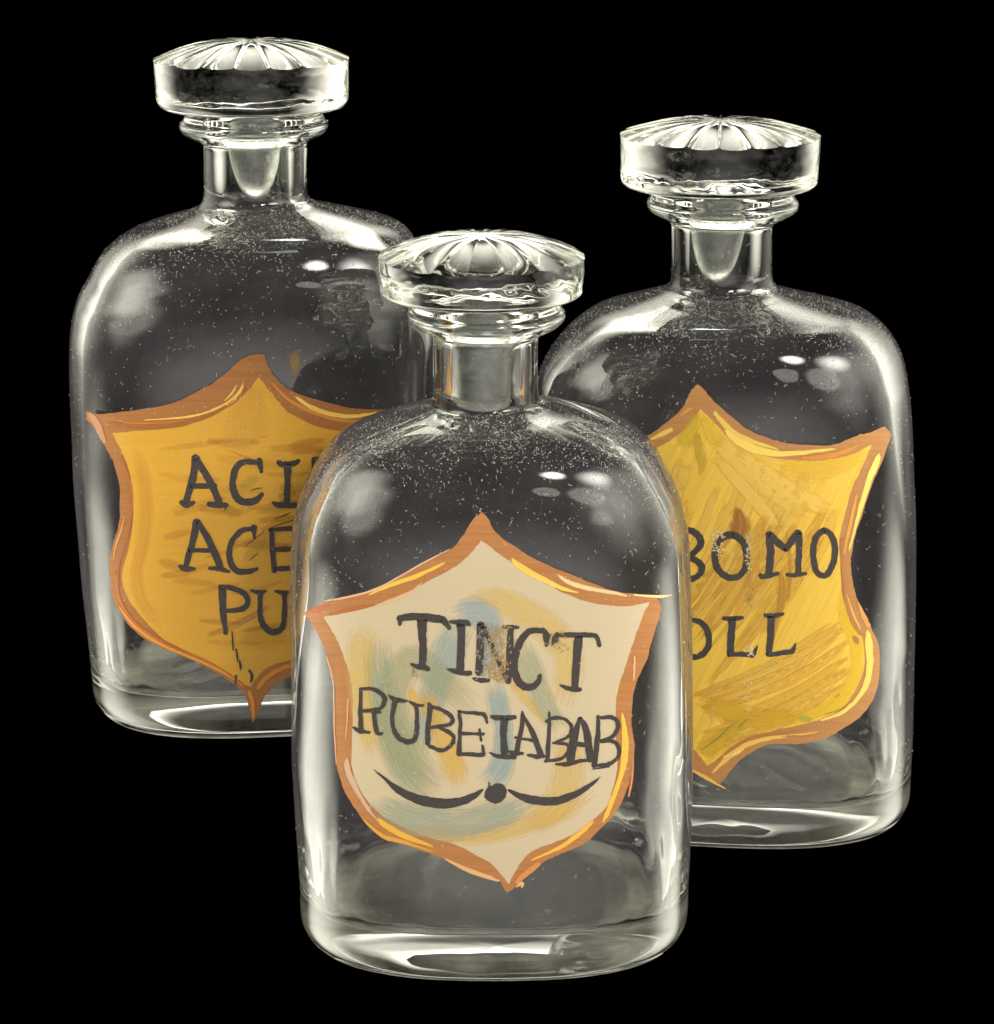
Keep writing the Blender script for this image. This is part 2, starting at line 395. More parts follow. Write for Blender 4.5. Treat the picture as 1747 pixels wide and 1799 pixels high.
def build_stopper(B):
    st, D = B['stop'], B['D']; P = B['P']
    _, cx, R0 = P((st['edge']+st['side'])/2, st['cx'], st['hw'])
    ze = P(st['edge'], 0, 0)[0]; zs = P(st['side'], 0, 0)[0]; za = P(st['apex'], 0, 0)[0]
    zbot = max(P(st['bot'], 0, 0)[0], B['ztop'] + 0.0006); zbot = min(zbot, zs - 0.0008)
    nf = st['flutes']; NS = nf * 12
    V, G, RI = [], [], []
    rf = random.Random(B['seed']); fdep = [rf.random() for _ in range(nf)]
    lump = lambda t, z: 0.00016*mnoise.noise(Vector((3.2*math.cos(t), 3.2*math.sin(t), z*260 + B['seed']))) + 0.00007*mnoise.noise(Vector((11*math.cos(t), 11*math.sin(t), z*700)))
    def ring(r, z, g=0.0, flute=0.0, zdep=None, lumpy=0.0):
        RI.append(len(V))
        for i in range(NS):
            t = 2*math.pi*i/NS
            fr = ((t/(2*math.pi)*nf + st['phase']*nf) % 1.0)
            arc = math.sqrt(max(0.0, 1 - (2*fr-1)**2)) if True else 0
            fi = int((t/(2*math.pi)*nf + st['phase']*nf)) % nf
            zz = z - flute*arc*(0.75 + 0.5*fdep[fi])
            rr = r + lumpy*lump(t, z)
            V.append((cx + rr*math.cos(t), rr*math.sin(t), zz)); G.append(g)
    H = za - ze
    # top: apex to rim, dome with flutes deepening outwards
    for k in (0.02, 0.06, 0.11, 0.17, 0.24, 0.32, 0.40, 0.48, 0.56, 0.64, 0.72, 0.80, 0.87, 0.93, 0.97, 1.0):
        prof = 1 - 0.10*k*k - 0.90*max(0.0, (k-0.35)/0.65)**1.7
        d = 0.0007*sstep(0.04, 0.30, k)*(0.55 + 0.45*k)
        ring(R0*k, ze + H*prof + 0.0004*(1-k), flute=d)
    # side
    n = 14
    for i in range(1, n+1):
        t = i/n
        ring(R0*(1.0 - 0.012*t), lerp(ze - 0.0004, zs, t), flute=0.0007*max(0.0, 1-t*5), lumpy=1.0 if 0 < i < n else 0.5)
    for t in (0.2, 0.45, 0.7, 0.9, 1.0):
        ring(R0*(0.988 - 0.10*(1-math.sqrt(1-t*t))), lerp(zs, zbot, t), lumpy=0.3*(1-t))
    # underside in to the plug
    B['plug']['r'] = min(B['plug']['r'], B['bore']*0.90)
    rp = B['plug']['r']*1.10
    _, cb, _ = P(B['neck']['flare'], B['neck']['cx'], 0)
    for k in (0.85, 0.6, 0.3, 0.12): ring(lerp(rp, R0*0.89, k), zbot + 0.0002*(1-k))
    ztip = P(B['plug']['y'], 0, 0)[0]
    np_ = 26; r1 = B['plug']['r']
    for i in range(np_+1):
        t = i/np_; z = lerp(zbot, ztip, t)
        if B['plug']['tip'] == 'flat': r = r1*lerp(1.06, 0.98, t)*math.sqrt(max(0.0, 1 - max(0.0, (t-0.93)/0.07)**2*0.35))
        else:
            u = max(0.0, (t-0.30)/0.70); r = r1*lerp(1.04, 0.97, min(1, t/0.4))*math.sqrt(max(0.0, 1 - u**1.9))
        g = sstep(0.02, 0.10, t)
        ring(max(r, 0.0002), z, g=g)
    Fc = []
    for a in range(len(RI)-1):
        p, q = RI[a], RI[a+1]
        for i in range(NS):
            j = (i+1) % NS; Fc.append((p+i, q+i, q+j, p+j))
    Fc.append(tuple(RI[0]+i for i in range(NS))); Fc.append(tuple(RI[-1]+i for i in reversed(range(NS))))
    me = bpy.data.meshes.new('stopper'); me.from_pydata(V, [], Fc)
    at = me.attributes.new('ground', 'FLOAT', 'POINT'); at.data.foreach_set('value', G)
    # crisp rim and flute ridges
    me.polygons.foreach_set('use_smooth', [True]*len(me.polygons))
    rim = RI[15]; es = set()
    for i in range(NS): es.add((min(rim+i, rim+(i+1) % NS), max(rim+i, rim+(i+1) % NS)))
    at2 = me.attributes.new('sharp_edge', 'BOOLEAN', 'EDGE')
    vals = []
    ridge = set(i for i in range(NS) if abs(((i/NS*nf + st['phase']*nf) + 0.5) % 1.0 - 0.5) < 0.51/12)
    for e in me.edges:
        a, b = sorted(e.vertices); f = (a, b) in es
        if not f and b < RI[15] + NS and (b - a) == NS and (a % NS) in ridge: f = True
        vals.append(f)
    at2.data.foreach_set('value', vals)
    return me

# ------------------------------------------------------------------ painting on the glass
def on_glass(B, x, y, off):
    d = Vector(((x - IW/2)/F, math.cos(PITCH) + (IH/2 - y)/F*math.sin(PITCH), -math.sin(PITCH) + (IH/2 - y)/F*math.cos(PITCH)))
    o = B['Mi'] @ CAM; dl = (B['Mi'].to_3x3() @ d).normalized()
    h, n, _, _ = B['bvh'].ray_cast(o, dl)
    if h is None:
        h, n, _, _ = B['bvh'].find_nearest(o + dl*(B['D']/dl.y*0.985 if dl.y else 0.6))
    if n.dot(dl) > 0: n = -n
    return h + n*off

MM = 7.0        # photo pixels per millimetre, for texture coordinates
def paint_attrs(me, cola, colb, streak, dry, seed, edge=None, uvs=None, opacity=1.0):
    n = len(me.vertices)
    for nm, c in (('col_a', cola), ('col_b', colb), ('brush', (streak, dry, seed))):
        at = me.attributes.new(nm, 'FLOAT_COLOR', 'POINT'); at.data.foreach_set('color', [*c, 1.0]*n)
    at = me.attributes.new('edge', 'FLOAT', 'POINT'); at.data.foreach_set('value', edge or [1.0]*n)
    at = me.attributes.new('opacity', 'FLOAT', 'POINT'); at.data.foreach_set('value', [opacity]*n)
    uv = me.uv_layers.new(name='UVMap')
    for lp in me.loops: uv.data[lp.index].uv = uvs[lp.vertex_index]

def smooth_closed(pts, sub=4):
    out = []; n = len(pts)
    for i in range(n):
        p0, p1, p2, p3 = pts[i-1], pts[i], pts[(i+1) % n], pts[(i+2) % n]
        # keep sharp corners
        def corner(a, b, c):
            v1 = Vector((b[0]-a[0], b[1]-a[1])); v2 = Vector((c[0]-b[0], c[1]-b[1]))
            return v1.length < 1e-6 or v2.length < 1e-6 or v1.angle(v2) > 0.7
        t1 = ((p2[0]-p0[0])/2, (p2[1]-p0[1])/2); t2 = ((p3[0]-p1[0])/2, (p3[1]-p1[1])/2)
        d = (p2[0]-p1[0], p2[1]-p1[1])
        if corner(p0, p1, p2): t1 = d
        if corner(p1, p2, p3): t2 = d
        L_ = math.hypot(*d)
        for q in (t1, t2):
            pass
        t1 = tuple(v*min(1, 1.2*L_/max(1e-6, math.hypot(*t1))) for v in t1); t2 = tuple(v*min(1, 1.2*L_/max(1e-6, math.hypot(*t2))) for v in t2)
        for k in range(sub):
            t = k/sub; t_2 = t*t; t_3 = t_2*t
            out.append(tuple((2*t_3-3*t_2+1)*p1[c] + (t_3-2*t_2+t)*t1[c] + (-2*t_3+3*t_2)*p2[c] + (t_3-t_2)*t2[c] for c in (0, 1)))
    return out
def smooth_open(pts, sub=5):
    """Catmull-Rom through (x, y, w)"""
    out = []; n = len(pts)
    for i in range(n-1):
        p0 = pts[max(i-1, 0)]; p1 = pts[i]; p2 = pts[i+1]; p3 = pts[min(i+2, n-1)]
        for k in range(sub):
            t = k/sub
            out.append(tuple(0.5*((2*p1[c]) + (-p0[c]+p2[c])*t + (2*p0[c]-5*p1[c]+4*p2[c]-p3[c])*t*t + (-p0[c]+3*p1[c]-3*p2[c]+p3[c])*t**3) for c in range(3)))
    out.append(tuple(pts[-1])); return out

def inside(pt, poly):
    x, y = pt; c = False; j = len(poly)-1
    for i in range(len(poly)):
        xi, yi = poly[i]; xj, yj = poly[j]
        if (yi > y) != (yj > y) and x < (xj-xi)*(y-yi)/(yj-yi)+xi: c = not c
        j = i
    return c

def area_mesh(B, name, poly, off, cola, colb, streak, seed, step=9, wobble=0.8, ang=0.0):
    pts = smooth_closed(poly)
    rr = random.Random(seed)
    pts = [(x + rr.uniform(-wobble, wobble), y + rr.uniform(-wobble, wobble)) for x, y in pts]
    # drop points that fall too close together
    q = [pts[0]]
    for p in pts[1:]:
        if math.hypot(p[0]-q[-1][0], p[1]-q[-1][1]) > 1.2: q.append(p)
    pts = q
    x0 = min(p[0] for p in pts); x1 = max(p[0] for p in pts); y0 = min(p[1] for p in pts); y1 = max(p[1] for p in pts)
    v = [Vector(p) for p in pts]; e = [(i, (i+1) % len(pts)) for i in range(len(pts))]
    y = y0 + step
    while y < y1:
        x = x0 + step
        while x < x1:
            if inside((x, y), pts): v.append(Vector((x, y)))
            x += step
        y += step
    vo, eo, fo, _, _, _ = delaunay_2d_cdt(v, e, [], 0, 0.01)
    fs = [f for f in fo if inside(((sum(vo[i][0] for i in f))/len(f), (sum(vo[i][1] for i in f))/len(f)), pts)]
    # thin skirt so that the paint has an edge
    bset = {}
    for f in fs:
        for i in range(len(f)):
            a, b = f[i], f[(i+1) % len(f)]; bset[(a, b)] = bset.get((a, b), 0) + 1
    P3 = [on_glass(B, p[0], p[1], off) for p in vo]
    ca_, sa_ = math.cos(ang), math.sin(ang)
    uvs = [((p[0]*ca_+p[1]*sa_)/MM*0.4, (-p[0]*sa_+p[1]*ca_)/MM*0.4) for p in vo]
    me = bpy.data.meshes.new(name)
    low = {}; extra = []
    for (a, b) in bset:
        if (b, a) in bset: continue
        for w in (a, b):
            if w not in low:
                low[w] = len(P3); P3.append(P3[w].copy()); P3.append(on_glass(B, vo[w][0], vo[w][1], -0.00003)); uvs += [uvs[w], uvs[w]]
        extra.append((low[b], low[a], low[a]+1, low[b]+1))
    me.from_pydata(P3, [], [tuple(f) for f in fs] + extra)
    paint_attrs(me, cola, colb, streak, 0.0, rr.random(), uvs=uvs)
    return me

def stroke_data(B, pts, off, crown, rnd, V, Fc, UV, ED, rough=0.6, sub=5, endfade=0.06):
    c = smooth_open([tuple(map(float, p)) for p in pts], sub)
    n = len(c); ln = 0.0; base = len(V); ac = 5
    tot = sum(math.hypot(c[i+1][0]-c[i][0], c[i+1][1]-c[i][1]) for i in range(n-1)) or 1.0
    for i, (x, y, w) in enumerate(c):
        a = c[max(0, i-1)]; b = c[min(n-1, i+1)]
        tx, ty = b[0]-a[0], b[1]-a[1]; m = math.hypot(tx, ty) or 1.0; nx, ny = -ty/m, tx/m
        if i: ln += math.hypot(x-c[i-1][0], y-c[i-1][1])
        w = max(w, 0.8)
        l = w/2 + rnd.uniform(-rough, rough)*min(1, w/6); r = w/2 + rnd.uniform(-rough, rough)*min(1, w/6)
        for k in range(ac):
            s = (k/(ac-1))*2-1
            o = s*(r if s > 0 else l)
            V.append(on_glass(B, x+nx*o, y+ny*o, off + crown*(1-s*s)))
            UV.append((ln/MM, s*w/2/MM)); t = ln/tot
            ED.append(min(1 - abs(s), 0.5*min(1, t/endfade), 0.5*min(1, (1-t)/endfade))*2.0 if endfade else 1 - abs(s))
    for i in range(n-1):
        for k in range(ac-1):
            p = base+i*ac+k; Fc.append((p, p+1, p+ac+1, p+ac))
    # rounded ends
    if endfade == 0:
        for i, sgn in ((0, -1), (n-1, 1)):
            x, y, w = c[i]; a = c[max(0, i-1)]; b = c[min(n-1, i+1)]
            tx, ty = (b[0]-a[0]), (b[1]-a[1]); m = math.hypot(tx, ty) or 1.0; tx, ty = sgn*tx/m, sgn*ty/m
            w = max(w, 0.8)
            tip = len(V)
            arc = [base+i*ac+k for k in range(ac)]
            new = []
            for k in range(ac):
                s = (k/(ac-1))*2-1; ang = s*math.pi/2
                ox, oy = -(sgn*ty)*math.sin(ang)*w/2, (sgn*tx)*math.sin(ang)*w/2
                # shift forward by the cap height
                hx = tx*math.cos(ang)*w*0.42; hy = ty*math.cos(ang)*w*0.42
                if k in (0, ac-1): new.append(arc[k]); continue
                V.append(on_glass(B, x+ox+hx, y+oy+hy, off)); UV.append((ln/MM if sgn > 0 else 0.0, s*w/2/MM)); ED.append(0.0)
                new.append(len(V)-1)
            for k in range(ac-1):
                q = [arc[k], arc[k+1], new[k+1], new[k]]
                q = [v for j, v in enumerate(q) if v not in q[:j]]
                if len(q) > 2: Fc.append(tuple(q))

def brush(B, parent, name, pts, off, ca, cb, streak=0.7, dry=0.55, rnd=None, opacity=1.0, crown=0.000008, rough=0.6, endfade=0.06):
    rnd = rnd or random
    V, Fc, UV, ED = [], [], [], []
    stroke_data(B, pts, off, crown, rnd, V, Fc, UV, ED, rough, endfade=endfade)
    me = bpy.data.meshes.new(name); me.from_pydata(V, [], Fc)
    paint_attrs(me, ca, cb, streak, dry, rnd.random(), ED, UV, opacity)
    return link(name, me, M_PAINT, parent)

def letter(B, parent, strokes, off, name='letter'):
    rnd = random.Random(len(strokes)*31 + int(strokes[0][0][0]))
    V, Fc, UV, ED = [], [], [], []
    for k, s in enumerate(strokes):
        stroke_data(B, s, off + 0.000006*k, 0.0, rnd, V, Fc, UV, ED, 0.7, endfade=0)
    me = bpy.data.meshes.new(name); me.from_pydata(V, [], Fc)
    return link(name, me, M_LETTER, parent)

# ------------------------------------------------------------------ dust
def dust(B, parent, label_poly, n_sh, n_front):
    rnd = random.Random(int(B['seed']*100))
    V0, faces = B['skin']
    zn, zt = B['zneck'], B['ztop']
    cand = []
    for f in faces:
        p = [Vector(V0[i]) for i in f]; nrm = (p[1]-p[0]).cross(p[3]-p[0]); ar = nrm.length
        if ar < 1e-12: continue
        nrm.normalize(); c = sum(p, Vector())/4
        up = nrm.z; fr = -nrm.y
        w = 0.0
        if c.z < zn + 0.002 and up > 0.12: w = (8.0 if c.y < 0.002 else 0.06)*sstep(0.12, 0.75, up)
        if c.z < zn and fr > -0.2: w += 0.55*(1.6 if c.z > zn*0.55 else 0.7)
        if c.z >= zn: w = 0.5 if fr > 0 else 0.2
        if c.z < 0.02: w = 0
        w *= 0.04 + 0.96*sstep(0.10, 0.45, nrm.dot(Vector((0, -0.96, 0.28))))
        w *= 0.25 + 1.5*max(0.0, 0.5 + 0.5*math.sin(c.x*310+c.y*190+B['seed'])*math.sin(c.x*170-c.z*420+c.y*260))
        if w > 0: cand.append((w*ar, p, nrm))
    tot = sum(c[0] for c in cand); cum = []; s = 0
    for c in cand: s += c[0]; cum.append(s)
    import bisect
    V, Fc = [], []
    n = n_sh + n_front
    for _ in range(n):
        p, nrm = cand[min(len(cand)-1, bisect.bisect(cum, rnd.random()*tot))][1:]
        a, b = rnd.random(), rnd.random()
        q = p[0]*(1-a)*(1-b) + p[1]*a*(1-b) + p[2]*a*b + p[3]*(1-a)*b
        t1 = nrm.orthogonal().normalized(); t2 = nrm.cross(t1)
        an = rnd.uniform(0, 6.28); u = t1*math.cos(an)+t2*math.sin(an); v = nrm.cross(u)
        q = q + nrm*0.00008
        if rnd.random() < 0.22:                   # lint: a short bent fibre
            ln = rnd.uniform(0.0003, 0.0011); wd = rnd.uniform(0.000025, 0.00005); bend = rnd.uniform(-0.5, 0.5)*ln
            i0 = len(V); m = 4
            for k in range(m):
                s = k/(m-1)-0.5
                cc = q + u*ln*s + v*(bend*(0.25-s*s)*2) + nrm*(0.00012*(0.25-s*s)*4)
                V.append(cc - v*wd); V.append(cc + v*wd); 
            for k in range(m-1): Fc.append((i0+2*k, i0+2*k+1, i0+2*k+3, i0+2*k+2))
        else:                                     # grain: a flat little pyramid
            sz = 0.000045 + 0.00011*rnd.random()**3.2; el = rnd.uniform(0.8, 2.0)
            i0 = len(V)
            V += [q+u*sz*el, q+v*sz, q-u*sz*el, q-v*sz, q+nrm*sz*1.2]
            Fc += [(i0, i0+1, i0+4), (i0+1, i0+2, i0+4), (i0+2, i0+3, i0+4), (i0+3, i0, i0+4)]
    me = bpy.data.meshes.new('dust'); me.from_pydata([tuple(v) for v in V], [], Fc)
    o = link('dust', me, M_DUST, parent, smooth=False); o['kind'] = 'stuff'
    return o

# ------------------------------------------------------------------ build the bottles
BOTTLES = []
for key, B, name_label in (
    ('front', FRONT, 'clear glass apothecary bottle in front with cream shield label reading TINCT RUBEIABAB'),
    ('left', LEFT, 'clear glass apothecary bottle at the left with ochre shield label reading ACID ACE PU'),
    ('right', RIGHT, 'clear glass apothecary bottle at the right with bright yellow shield label reading BOMO OLL')):
    me = build_body(B)
    root = bpy.data.objects.new('apothecary_bottle', None); COL.objects.link(root)
    root.empty_display_size = 0.02
    root.location = B['loc']; root.rotation_euler = (0, 0, B['rot'])
    root['label'] = name_label; root['category'] = 'bottle'; root['group'] = 'stoppered apothecary bottles'
    B['root'] = root
    link('body', me, mat_glass('bottle_glass', B['seed']), root)
    ms = build_stopper(B)
    so = link('stopper', ms, M_STOP, root)

# the black ground: a dark floor with three velvet-covered stands of different height that carry the bottles
def box(V, Fc, x0, x1, y0, y1, z0, z1):
    i = len(V)
    V += [(x0,y0,z0),(x1,y0,z0),(x1,y1,z0),(x0,y1,z0),(x0,y0,z1),(x1,y0,z1),(x1,y1,z1),(x0,y1,z1)]
    Fc += [(i+4,i+5,i+6,i+7),(i,i+1,i+5,i+4),(i+1,i+2,i+6,i+5),(i+2,i+3,i+7,i+6),(i+3,i,i+4,i+7)]
gV, gF = [], []
gz = FRONT['loc'].z - 0.0002
lx, rx, fx = LEFT['loc'], RIGHT['loc'], FRONT['loc']
gV += [(-3, -3, -0.55), (3, -3, -0.55), (3, 3, -0.55), (-3, 3, -0.55)]; gF.append((0, 1, 2, 3))
for p in (fx, lx, rx): box(gV, gF, p.x-0.034, p.x+0.034, p.y-0.018, p.y+0.018, -0.5502, p.z-0.0002)
gm = bpy.data.meshes.new('ground'); gm.from_pydata(gV, [], gF)
g = link('ground', gm, M_BLACK, None, smooth=False); g['kind'] = 'structure'

# ------------------------------------------------------------------ labels
OFF0, OFF1, OFF2, OFF3, OFF4, OFF5 = 0.00004, 0.00006, 0.00008, 0.000135, 0.000165, 0.00020
def shield(B, outer, inner, bcol, bcol2, fcol, fcol2, streak, ang=0.0):
    o = link('label', area_mesh(B, 'label', outer, OFF0, bcol, bcol2, 0.5, int(B['seed']*10)), M_PAINT, B['root'])
    f = link('label_field', area_mesh(B, 'label_field', inner, OFF1, fcol, fcol2, streak, int(B['seed']*10)+1, ang=ang), M_PAINT, o)
    return o, f

F_OUT = [(847,899),(830,915),(811,945),(791,965.5),(752,986),(706,1011),(665,1034),(614,1050),(569,1059),(546,1072),(534,1077),(543,1087),(557,1110),(571,1139),(582,1174),(589,1200),(590,1236),(589,1270),(590,1309),(592,1343),(603,1382),(621,1416),(642,1444),(665,1464),(699,1480),(740,1494),(786,1510),(809,1524),(843,1538),(878,1547),(892,1569),(906,1557),(931,1535),(956,1514),(990,1498),(1029,1480),(1054,1457),(1082,1427),(1096,1400),(1105,1377),(1113,1343),(1115,1309),(1110.5,1274),(1110.5,1240),(1116,1206),(1125,1183),(1137,1158),(1146,1123),(1159,1084),(1161,1062),(1155,1052),(1150,1047),(1116,1043),(1082,1039),(1047,1027),(1013,1013),(979,1000),(944,984),(910,963),(887,949),(867,929),(859,913)]
F_IN = [(846,949),(827,972),(804,993),(763,1016),(717,1039),(672,1058),(637,1071),(592,1080),(569,1084),(585,1110),(598,1137),(610,1169),(617,1194),(620,1236),(619,1297),(618,1341),(628,1377),(646,1407),(669,1430),(706,1451),(752,1469),(798,1483),(832,1499),(862,1517),(880,1535),(894,1553),(906,1530),(922,1507),(944,1491),(979,1478),(1013,1462),(1047,1436),(1070,1412),(1075,1393),(1082,1366),(1085,1332),(1082,1286),(1082,1236),(1089,1199),(1098,1175),(1107,1146),(1118,1112),(1132,1077),(1141,1058),(1105,1064),(1070,1064),(1031,1057),(990,1041),(956,1023),(922,1002),(887,981),(864,963)]
L_OUT = [(454,622),(466,624),(469,638),(482,661),(507,684),(544,698),(585,710),(627,718),(668,719),(699,717.6),(730,712),(748,708),(742,730),(727,760),(706,800),(694,850),(692,900),(697,935),(707,967),(711,997),(708,1033),(700,1063),(682,1090),(658,1115),(621,1139),(584,1154),(540,1171),(509,1189),(479,1207),(464,1226),(455,1251),(444,1271),(440,1251),(430,1221),(413,1204),(386,1185),(356,1168),(319,1152),(282,1137),(245,1115),(221,1090),(203,1063),(195,1033),(192.5,997),(196,967),(206,935),(211,903),(210,854),(201,817),(190,793),(179,772),(165,750),(153,738),(152,721),(174,728),(259,717.6),(305,708),(339,692),(373,674),(400,653),(421,634),(441,624)]
L_IN = [(454.6,663),(466,677),(482,696),(503,720),(544,739),(575,751),(602,758),(645,763),(705,757),(690,790),(676,829),(669,866),(668,915),(676,965),(686,1001),(684,1040),(672,1075),(645,1105),(605,1132),(560,1150),(509,1160),(474,1170),(455,1187),(440,1206),(430,1202),(405,1184),(368,1163),(331,1145),(290,1123),(257,1092),(233,1063),(218,1033),(216,1001),(226,965),(234,915),(233,866),(228,829),(219,805),(210,784),(197,760),(270,755),(327,747),(373,731),(408,711),(435,688)]
R_OUT = [(1224,676),(1236,682),(1246,696),(1260,711),(1286,732),(1312,753),(1338,765),(1374,777),(1417,782),(1460,782),(1486,774),(1512,763),(1529,760),(1553,749),(1563,758),(1566,766),(1560,782),(1546,820),(1529,860),(1515,906),(1503,940),(1496,975),(1495,990),(1497,1014),(1505,1049),(1520,1081),(1531,1104),(1543,1131),(1546,1160),(1544,1195),(1537,1222),(1525,1243),(1508,1262),(1480,1281),(1454,1295),(1417,1306),(1386,1307),(1354,1308),(1331,1316),(1306,1331),(1286,1351),(1266,1377),(1240,1366),(1216,1354),(1190,1335),(1150,1315),(1110,1306),(1060,1300),(1000,1280),(970,1240),(960,1195),(960,1150),(978,1100),(1000,1050),(1005,1000),(1000,960),(978,900),(950,830),(930,790),(945,765),(990,782),(1040,785),(1080,780),(1112,772),(1140,764),(1157,754),(1174,740),(1197,720),(1208,701),(1214,687)]
R_IN = [(1231,719),(1243,730),(1260,748),(1277,766),(1303,783),(1346,802),(1391,808),(1434,810),(1469,805),(1503,796),(1534,779),(1525,796),(1512,827),(1498,855),(1488,889),(1477,932),(1474,958),(1475.6,980),(1477,1014),(1481,1057),(1491,1090),(1503,1109),(1515,1122),(1518.6,1152),(1517,1177),(1505,1208),(1486,1237),(1460,1256),(1426,1268),(1391,1277),(1341,1286),(1316,1296),(1291,1311),(1260,1334),(1243,1345),(1228,1326),(1216,1313),(1180,1295),(1130,1283),(1060,1270),(1015,1245),(990,1200),(990,1150),(1003,1110),(1022,1060),(1030,1000),(1025,950),(1005,890),(980,840),(955,805),(1000,813),(1080,808),(1120,798),(1157,785),(1183,770),(1208,751),(1222,734)]

c = lin
# ---- front label: cream field, tan border
lab, fld = shield(FRONT, F_OUT, F_IN, c((190,130,74)), c((162,100,50)), c((210,192,156)), c((202,183,147)), 0.25)
rnd = random.Random(11)
BL, BL2 = c((146,178,172)), c((152,186,196)); GR = c((176,182,140)); YE, YE2 = c((238,204,104)), c((228,184,84)); YS = c((244,196,60))
fs = [
 ([(836,1250,36),(770,1190,40),(720,1160,44),(690,1230,46),(720,1330,48),(775,1390,40)], GR, c((200,194,156)), 0.55),
 ([(648,1098,30),(636,1130,36),(632,1190,34),(640,1260,30),(660,1330,24)], YE, c((224,196,120)), 0.6),
 ([(668,1118,26),(664,1165,40),(672,1230,44),(690,1290,46),(712,1350,46),(760,1395,40)], GR, BL, 0.6),
 ([(820,1055,16),(870,1050,30),(920,1075,40),(970,1110,44),(1000,1160,40),(985,1240,36)], YE, c((226,204,140)), 0.55),
 ([(795,1082,20),(830,1074,40),(858,1090,38),(862,1130,30),(858,1190,26)], BL2, c((168,186,186)), 0.5),
 ([(812,1090,36),(790,1140,44),(768,1200,42),(750,1270,36),(735,1320,30)], BL2, GR, 0.55),
 ([(866,1195,24),(876,1240,30),(884,1290,26),(880,1350,36),(850,1380,30)], BL2, BL, 0.6),
 ([(915,1130,26),(935,1180,34),(960,1240,30),(990,1280,24)], GR, c((184,194,176)), 0.55),
 ([(892,1190,12),(930,1235,14),(960,1270,10)], YE, YE2, 0.7),
 ([(742,1205,6),(752,1228,26),(775,1290,30),(800,1350,34),(806,1385,18)], YS, YE2, 0.75),
 ([(720,1205,6),(730,1232,16),(734,1255,8)], YS, YE, 0.6),
 ([(985,1290,26),(1000,1330,40),(985,1400,46),(930,1450,40)], YE, c((226,196,140)), 0.5),
 ([(655,1402,10),(676,1418,34),(730,1438,46),(810,1446,46),(880,1430,40),(940,1405,20)], c((176,184,160)), BL, 0.6),
 ([(680,1452,8),(760,1462,18),(840,1468,26),(930,1448,26),(1010,1415,22),(1045,1390,8)], YE, c((222,178,110)), 0.6),
]
for p, a, b, d in fs: brush(FRONT, lab, 'brush_stroke', [(x, y, w*1.5) for x, y, w in p], OFF2 + rnd.random()*0.00003, a, b, 0.5, 1.8, rnd, 0.85, endfade=0.16)
TAN, TAN2 = c((226,150,88)), c((180,104,58))
hs = [
 ([(784,988,3),(729,1013,10),(683,1029,8),(646,1046,2)], c((250,206,86)), c((238,176,70))),
 ([(743,1022,2),(722,1040,5),(690,1054,6),(655,1066,2)], c((232,190,140)), c((214,150,96))),
 ([(570,1056,3),(610,1049,4),(665,1033,4),(740,991,3),(792,964,2)], c((232,196,160)), c((214,150,96))),
 ([(580,1079,4),(620,1070,7),(660,1062,3)], TAN2, c((196,116,62))),
 ([(898,981,5),(914,995,12),(956,1018,11),(990,1034,8),(1018,1041,2)], c((250,212,100)), c((240,180,76))),
 ([(979,1009,4),(1002,1024,9),(1036,1034,9),(1082,1042,6),(1104,1048,2)], c((240,212,160)), c((232,180,110))),
 ([(1112,1045,3),(1157,1048,5),(1181,1045,1)], c((244,226,160)), c((240,200,120))),
 ([(536,1077,3),(549,1074,7),(566,1068,6),(580,1062,2)], c((214,110,70)), TAN2),
 ([(610,1330,5),(612,1354,12),(628,1389,9),(649,1423,6),(666,1442,2)], c((214,182,150)), c((196,150,110))),
 ([(662,1437,7),(683,1453,12),(717,1471,11),(763,1487,3)], c((240,186,72)), c((224,160,60))),
 ([(637,1437,3),(672,1468,8),(706,1478,8),(763,1496,3)], c((228,166,70)), c((206,136,62))),
 ([(780,1506,3),(815,1525,8),(850,1538,9),(880,1548,3)], c((232,184,130)), c((220,150,90))),
 ([(1043,1441,5),(1024,1459,9),(990,1485,8),(956,1501,5),(931,1512,2)], c((252,196,80)), c((240,164,66))),
 ([(1092,1247,4),(1097,1279,9),(1098,1320,14),(1093,1354,10),(1082,1389,9),(1066,1430,8),(1058,1446,2)], c((252,200,78)), c((242,170,64))),
 ([(1115,1151,3),(1114,1180,4),(1113,1196,2)], c((244,190,150)), TAN),
 ([(1104,1400,3),(1110,1370,4),(1113,1330,2)], TAN, c((206,120,64))),
 ([(905,1552,6),(925,1534,12),(950,1514,8)], c((224,150,80)), c((206,124,60))),
 ([(612,1225,3),(611,1260,3),(608,1300,2)], c((226,180,140)), TAN),
 ([(592,1345,2),(588,1280,3),(586,1200,3),(574,1150,2)], c((222,176,140)), TAN),
 ([(906,1558,2),(918,1551,8),(917,1560,2)], c((228,170,110)), c((240,196,140))),
]
for p, a, b in hs: brush(FRONT, lab, 'highlight_stroke', p, OFF3, a, b, 0.6, 0.35, rnd)
